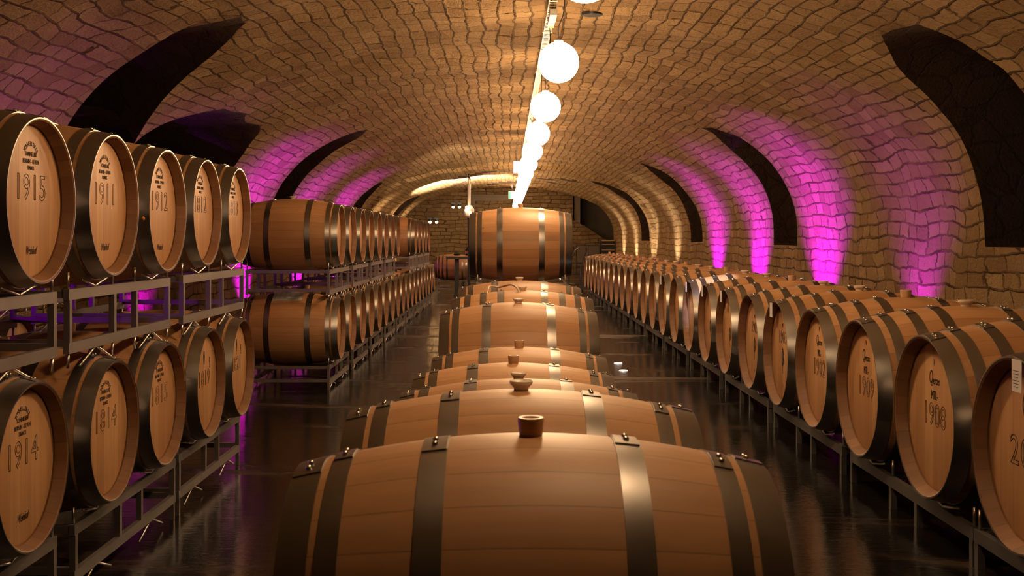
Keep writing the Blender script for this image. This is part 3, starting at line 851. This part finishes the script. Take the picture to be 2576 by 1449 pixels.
# white lamp post with round spots in front of the end wall
Zp = 21.5; Xp = (1180 - 1275) / F * Zp
t = thing('lamp_post', 'black floor post with a white upper tube and cluster of round spotlights', 'floor lamp', (Xp, Zp, 0))
bm = bmesh.new(); add_lathe(bm, [(0, 0), (0, .16), (.02, .16), (.03, .03), (EYE + .42, .028), (EYE + .42, 0)], 20, 'Z'); link('pole', to_mesh(bm, 'pole', M['black'], auto=40), t)
bm = bmesh.new(); add_lathe(bm, [(EYE + .62, 0), (EYE + .62, .034), (EYE + 1.05, .032), (EYE + 1.05, 0)], 18, 'Z')
add_tube(bm, smooth_path([(0, 0, EYE + 1.05), (-.01, 0, EYE + 1.12), (.0, 0, EYE + 1.16)], 4), .02, 10); link('upper_tube', to_mesh(bm, 'ut', M['white'], auto=40), t)
bm = bmesh.new(); add_lathe(bm, [(EYE + .40, 0), (EYE + .40, .06), (EYE + .44, .10), (EYE + .56, .10), (EYE + .64, .05), (EYE + .64, 0)], 20, 'Z'); link('lamp_head', to_mesh(bm, 'lh', M['white'], auto=40), t)
bm = bmesh.new(); add_tube(bm, [(0, 0, EYE + 1.16), (-.005, 0, EYE + 1.25)], .016, 8); add_tube(bm, [(0, 0, EYE + 1.20), (.035, 0, EYE + 1.12)], .008, 8); link('hook', to_mesh(bm, 'hk', M['black']), t)
for (dx, dz) in ((-.045, .60), (.012, .61), (-.055, .545), (.02, .50)):
    bm = bmesh.new(); rr = bmesh.ops.create_uvsphere(bm, u_segments=14, v_segments=10, radius=.024); bmesh.ops.translate(bm, vec=(dx, -.10, EYE + dz), verts=bm.verts[:])
    link('bulb', to_mesh(bm, 'bulb', M['bulb']), t)

# twin wall spots on the end wall
for (x, y, Z, lb) in ((1148, 517, 45.8, 'twin black wall spotlight high on the end wall'), (1090, 555, 44.6, 'twin black wall spotlight low beside the far barrels')):
    X = (x - 1275) / F * Z; H = (600 - y) / F * Z
    t = thing('wall_spotlight', lb, 'wall lamp', (X, Z, EYE + H))
    bm = bmesh.new(); add_box(bm, (0, .3, .11), (.08, .7, .05)); add_box(bm, (0, 0, .09), (.46, .10, .08), .01); link('bracket', to_mesh(bm, 'br', M['black'], smooth=False), t)
    for s in (-1, 1):
        bm = bmesh.new(); add_lathe(bm, [(.06, 0), (.06, .07), (-.04, .085), (-.04, .0)], 16, 'Z'); bmesh.ops.translate(bm, vec=(s * .13, 0, 0), verts=bm.verts[:])
        sh_ = link('shade', to_mesh(bm, 'sh', M['black'], auto=40), t)
        bm = bmesh.new(); bmesh.ops.create_uvsphere(bm, u_segments=12, v_segments=8, radius=.055); bmesh.ops.translate(bm, vec=(s * .13, 0, -.06), verts=bm.verts[:])
        link('bulb', to_mesh(bm, 'bu', M['bulb']), sh_)

# ------------------------------------------------------------------ far furniture
t = thing('bar_table', 'tall bar table with an oak top and black trestle legs beyond the raised barrel', 'table', (-1.05, 29.6, 0))
bm = bmesh.new(); add_box(bm, (0, 0, 1.055), (1.15, .7, .03), .004); link('table_top', to_mesh(bm, 'tt', M['oak_top'], smooth=False), t)
bm = bmesh.new(); add_box(bm, (0, 0, 1.01), (1.10, .66, .06)); link('apron', to_mesh(bm, 'ap', M['black'], smooth=False), t)
for s in (-1, 1):
    bm = bmesh.new(); add_box(bm, (s * .28, 0, .5), (.12, .10, 1.0)); add_box(bm, (s * .28, 0, .03), (.14, .6, .06)); link('leg', to_mesh(bm, 'lg', M['black'], smooth=False), t)
t = thing('wine_bottle', 'dark wine bottle with gold neck foil standing on the tall bar table', 'bottle', (-1.03, 29.35, 1.07))
bm = bmesh.new(); add_lathe(bm, [(0, 0), (0, .062), (.01, .068), (.15, .068), (.20, .035), (.22, .018), (.27, .018), (.27, 0)], 24, 'Z'); link('glass', to_mesh(bm, 'b', M['glass_dark'], auto=50), t)
bm = bmesh.new(); add_lathe(bm, [(.235, .0), (.235, .020), (.285, .020), (.285, 0)], 20, 'Z'); link('foil', to_mesh(bm, 'f', M['foil'], auto=50), t)
bm = bmesh.new(); add_lathe(bm, [(.05, .0), (.05, .0695), (.12, .0695), (.12, 0)], 24, 'Z'); link('bottle_label', to_mesh(bm, 'l', M['foil'], auto=50), t)
t = thing('potted_plant', 'small low green plant in a shallow bowl on the bar table', 'plant', (-1.32, 29.5, 1.07))
bm = bmesh.new(); add_lathe(bm, [(0, 0), (0, .07), (.05, .11), (.045, .10), (.02, 0)], 20, 'Z'); link('bowl', to_mesh(bm, 'bw', M['black'], auto=40), t)
bm = bmesh.new()
for k in range(40):
    a = R.random() * 6.28; r = R.uniform(.0, .13); z = R.uniform(.04, .12); p = Vector((r * math.cos(a), r * math.sin(a), z)); d = Vector((math.cos(a) * .03, math.sin(a) * .03, .02)); s_ = Vector((-math.sin(a), math.cos(a), 0)) * .012
    bm.faces.new([bm.verts.new(q) for q in (p - d, p + s_, p + d, p - s_)])
lf = link('leaves', to_mesh(bm, 'lv', M['leaf'], smooth=False), t)
G = 'barrels behind the bar table'
barrel(-1.50, 31.0, -.80, 'oak barrel lying across behind the bar table', G, 8, 'plug', scale=.97)
barrel(-.95, 33.0, -.80, 'oak barrel farthest back behind the bar table, head towards the aisle', G, 6, 'plug', rz=PI / 2 * .98)
barrel(-.15, 33.0, -.80, 'oak barrel beside the farthest one behind the bar table', G, 6, 'plug', rz=PI / 2)
for X, Y, lb in ((-1.90, 31.0, 'low steel rack under the barrel behind the bar table'),):
    rack(X, Y - .45, Y + .45, -1.145, -1.42, lb, None, side=1, foot=-EYE, ys=[Y])
t = thing('barrel_stand', 'low dark steel stand under the two farthest barrels', 'stand', (-.55, 33.0, 0))
bm = bmesh.new()
for yy in (-.3, .3): add_box(bm, (0, yy, .33), (1.6, .08, .06))
for xx in (-.75, 0, .75):
    for yy in (-.3, .3): add_box(bm, (xx, yy, .15), (.05, .05, .30))
link('frame', to_mesh(bm, 'fr', M['black'], smooth=False), t)
# shelf unit and dark cabinet below the stair opening
t = thing('shelf_unit', 'dark shelf unit with pale boards in the far corner below the stair opening', 'shelf', (4.20, 45.6, RAISE))
bm = bmesh.new(); add_box(bm, (-.05, .2, .54), (.6, .03, 1.08)); add_box(bm, (-.34, 0, .54), (.04, .45, 1.08)); add_box(bm, (.22, 0, .54), (.04, .45, 1.08)); link('carcass', to_mesh(bm, 'cc', M['black'], smooth=False), t)
for z in (.40, .70, .93, 1.08):
    bm = bmesh.new(); add_box(bm, (-.06, -.02, z), (.51, .40, .035)); link('shelf', to_mesh(bm, 'sf', M['oak_top'], smooth=False), t)
t = thing('dark_cabinet', 'low dark cabinet standing against the end wall', 'cabinet', (3.35, 45.9, RAISE))
bm = bmesh.new(); add_box(bm, (0, 0, .45), (.95, .5, .9), .01); link('body', to_mesh(bm, 'bd', M['black'], smooth=False), t)
for s in (-1, 1):
    bm = bmesh.new(); add_box(bm, (s * .235, -.26, .45), (.45, .02, .82), .004); d_ = link('door', to_mesh(bm, 'dr', M['plaster'], smooth=False), t)
    bm = bmesh.new(); add_tube(bm, [(s * .05, -.285, .45), (s * .05, -.285, .6)], .008, 6); link('handle', to_mesh(bm, 'hd', M['wire']), d_)
# dark trolley at the end of the single-tier row
t = thing('hand_truck', 'black tubular hand truck at the far end of the single-tier row', 'hand truck', (1.42, 23.6, RAISE))
bm = bmesh.new()
for s in (0, .24):
    add_tube(bm, smooth_path([(-.12 + s, -.1, .06), (-.10 + s, -.05, .45), (-.06 + s, 0, .7), (.02 + s, .0, .9), (.12 + s * .6, 0, .98)], 6), .016, 8)
for z in (.2, .42, .65): add_tube(bm, [(-.10, -.04, z), (.16, -.04, z)], .012, 8)
link('frame', to_mesh(bm, 'fr', M['black']), t)
bm = bmesh.new(); add_box(bm, (.0, -.22, .015), (.32, .26, .02)); link('toe_plate', to_mesh(bm, 'tp', M['rack'], smooth=False), t)
for s in (-1, 1):
    bm = bmesh.new(); add_lathe(bm, [(-.02, 0), (-.02, .06), (-.015, .085), (.015, .085), (.02, .06), (.02, 0)], 20, 'X'); bmesh.ops.translate(bm, vec=(s * .18, 0, .085), verts=bm.verts[:])
    link('wheel', to_mesh(bm, 'wh', M['black'], auto=30), t)
# two little glowing white discs, placed as bright spots on the floor
for k, (x, y) in enumerate(((1555, 915), (1568, 933))):
    Z = F * (EYE - RAISE) / (y - 600); X = (x - 1275) / F * Z
    bm = bmesh.new(); add_lathe(bm, [(0, 0), (0, .04), (.006, .036), (.006, 0)], 20, 'Z')
    t = thing('floor_disc', ['farther', 'nearer'][k] + ' small round glowing white disc on the dark floor', 'floor light', (X, Z, RAISE + .001), 0, 'glowing floor discs')
    link('lens', to_mesh(bm, 'ln', M['floor_glow'], auto=40), t)
    bm = bmesh.new(); add_lathe(bm, [(0, .040), (0, .05), (.004, .048), (.004, .040)], 20, 'Z', close=True); link('rim', to_mesh(bm, 'rm', M['rivet'], auto=40), t)

# ------------------------------------------------------------------ light
def spot(loc, target, col, power, ang, blend=.7, size=.05):
    l = bpy.data.lights.new('uplight', 'SPOT'); l.color = col; l.energy = power; l.spot_size = math.radians(ang); l.spot_blend = blend; l.shadow_soft_size = size
    o = bpy.data.objects.new('uplight', l); COL.objects.link(o); o.location = loc
    o.rotation_euler = (Vector(target) - Vector(loc)).to_track_quat('-Z', 'Y').to_euler()
    return o
VIO = (.50, .0, 1.0); 
def up(x, y, col, power, ang=75, dx=.32, z=.12, lean=.35):
    s = 1 if x > 0 else -1
    z += RAISE if x > 0 else 0
    return spot((s * (abs(x) - dx), y, z), (s * (abs(x) - dx + lean), y, z + 2.0), col, power, ang, 1.0)
for y, p in ((12.4, 100), (16.1, 620), (20.3, 620), (24.2, 620)): up(4.6, y, VIO, p, 98, .55, .10, 1.0)
for y, p in ((30.0, 260), (34.2, 260), (38.5, 260), (42.5, 260)): up(4.5, y, (1, .80, .58), p * .6, 75, .4, .12, .5)
for y, p in ((6.0, 70), (9.5, 110), (14.0, 120), (19.4, 800), (24.5, 700), (29.6, 850)): up(-4.6, y, VIO, p, 95, .50, .12, .8)
for y, p in ((36.2, 400), (41.0, 400), (45, 300)): up(-4.5, y, (1, .72, .42), p, 60, .4, .12, .5)
spot((-6.6, 14.2, EYE + .2), (-5.4, 17.0, EYE + 1.7), VIO, 60, 70)
spot((Xp, Zp + .2, EYE + 1.1), (-1.75, 37.0, EYE + 2.1), (1, .78, .52), 2500, 22, .6)
spot((-1.7, 38.2, EYE + .5), (-1.7, 38.8, EYE + 2.2), (1, .82, .60), 1700, 112, .25)
spot((.9, 6.5, EYE + 2.0), (1.78, 9.76, EYE - .42), (.72, .74, 1.0), 1300, 7, .3)
spot((-4.3, 7.0, EYE - .30), (-3.0, 4.6, EYE - .32), VIO, 70, 70)
spot((-4.3, 4.2, EYE - .30), (-3.0, 6.4, EYE - .40), VIO, 50, 80)
for x in (-2.2, 0, 2.2): spot((x, 43.5, EYE + 1.4), (x, 46.5, EYE + .2), (1, .66, .34), 16, 120)
w = bpy.data.worlds.new('World'); sc.world = w; w.use_nodes = True
w.node_tree.nodes['Background'].inputs[0].default_value = (.02, .015, .02, 1); w.node_tree.nodes['Background'].inputs[1].default_value = .3

# ------------------------------------------------------------------ camera
cam = bpy.data.cameras.new('camera'); co = bpy.data.objects.new('camera', cam); COL.objects.link(co)
co.location = (0, 0, EYE); co.rotation_euler = (PI / 2, 0, 0)
cam.sensor_width = 36; cam.lens = F / 2576 * 36; cam.shift_x = 13 / 2576; cam.shift_y = -124.5 / 2576
cam.clip_start = .05; cam.clip_end = 200
cam.dof.use_dof = True; cam.dof.focus_distance = 7.0; cam.dof.aperture_fstop = 8
sc.camera = co
sc.view_settings.view_transform = 'Standard'; sc.view_settings.look = 'None'; sc.view_settings.gamma = 1.0
sc.view_settings.exposure = 0.72; sc.view_settings.use_curve_mapping = False
sc.cycles.use_denoising = True; sc.cycles.max_bounces = 4; sc.cycles.diffuse_bounces = 2; sc.cycles.glossy_bounces = 3; sc.cycles.transmission_bounces = 0; sc.cycles.caustics_reflective = False; sc.cycles.caustics_refractive = False
sc.cycles.use_adaptive_sampling = True; sc.cycles.adaptive_threshold = .12; sc.cycles.adaptive_min_samples = 12; sc.cycles.sample_clamp_indirect = 6
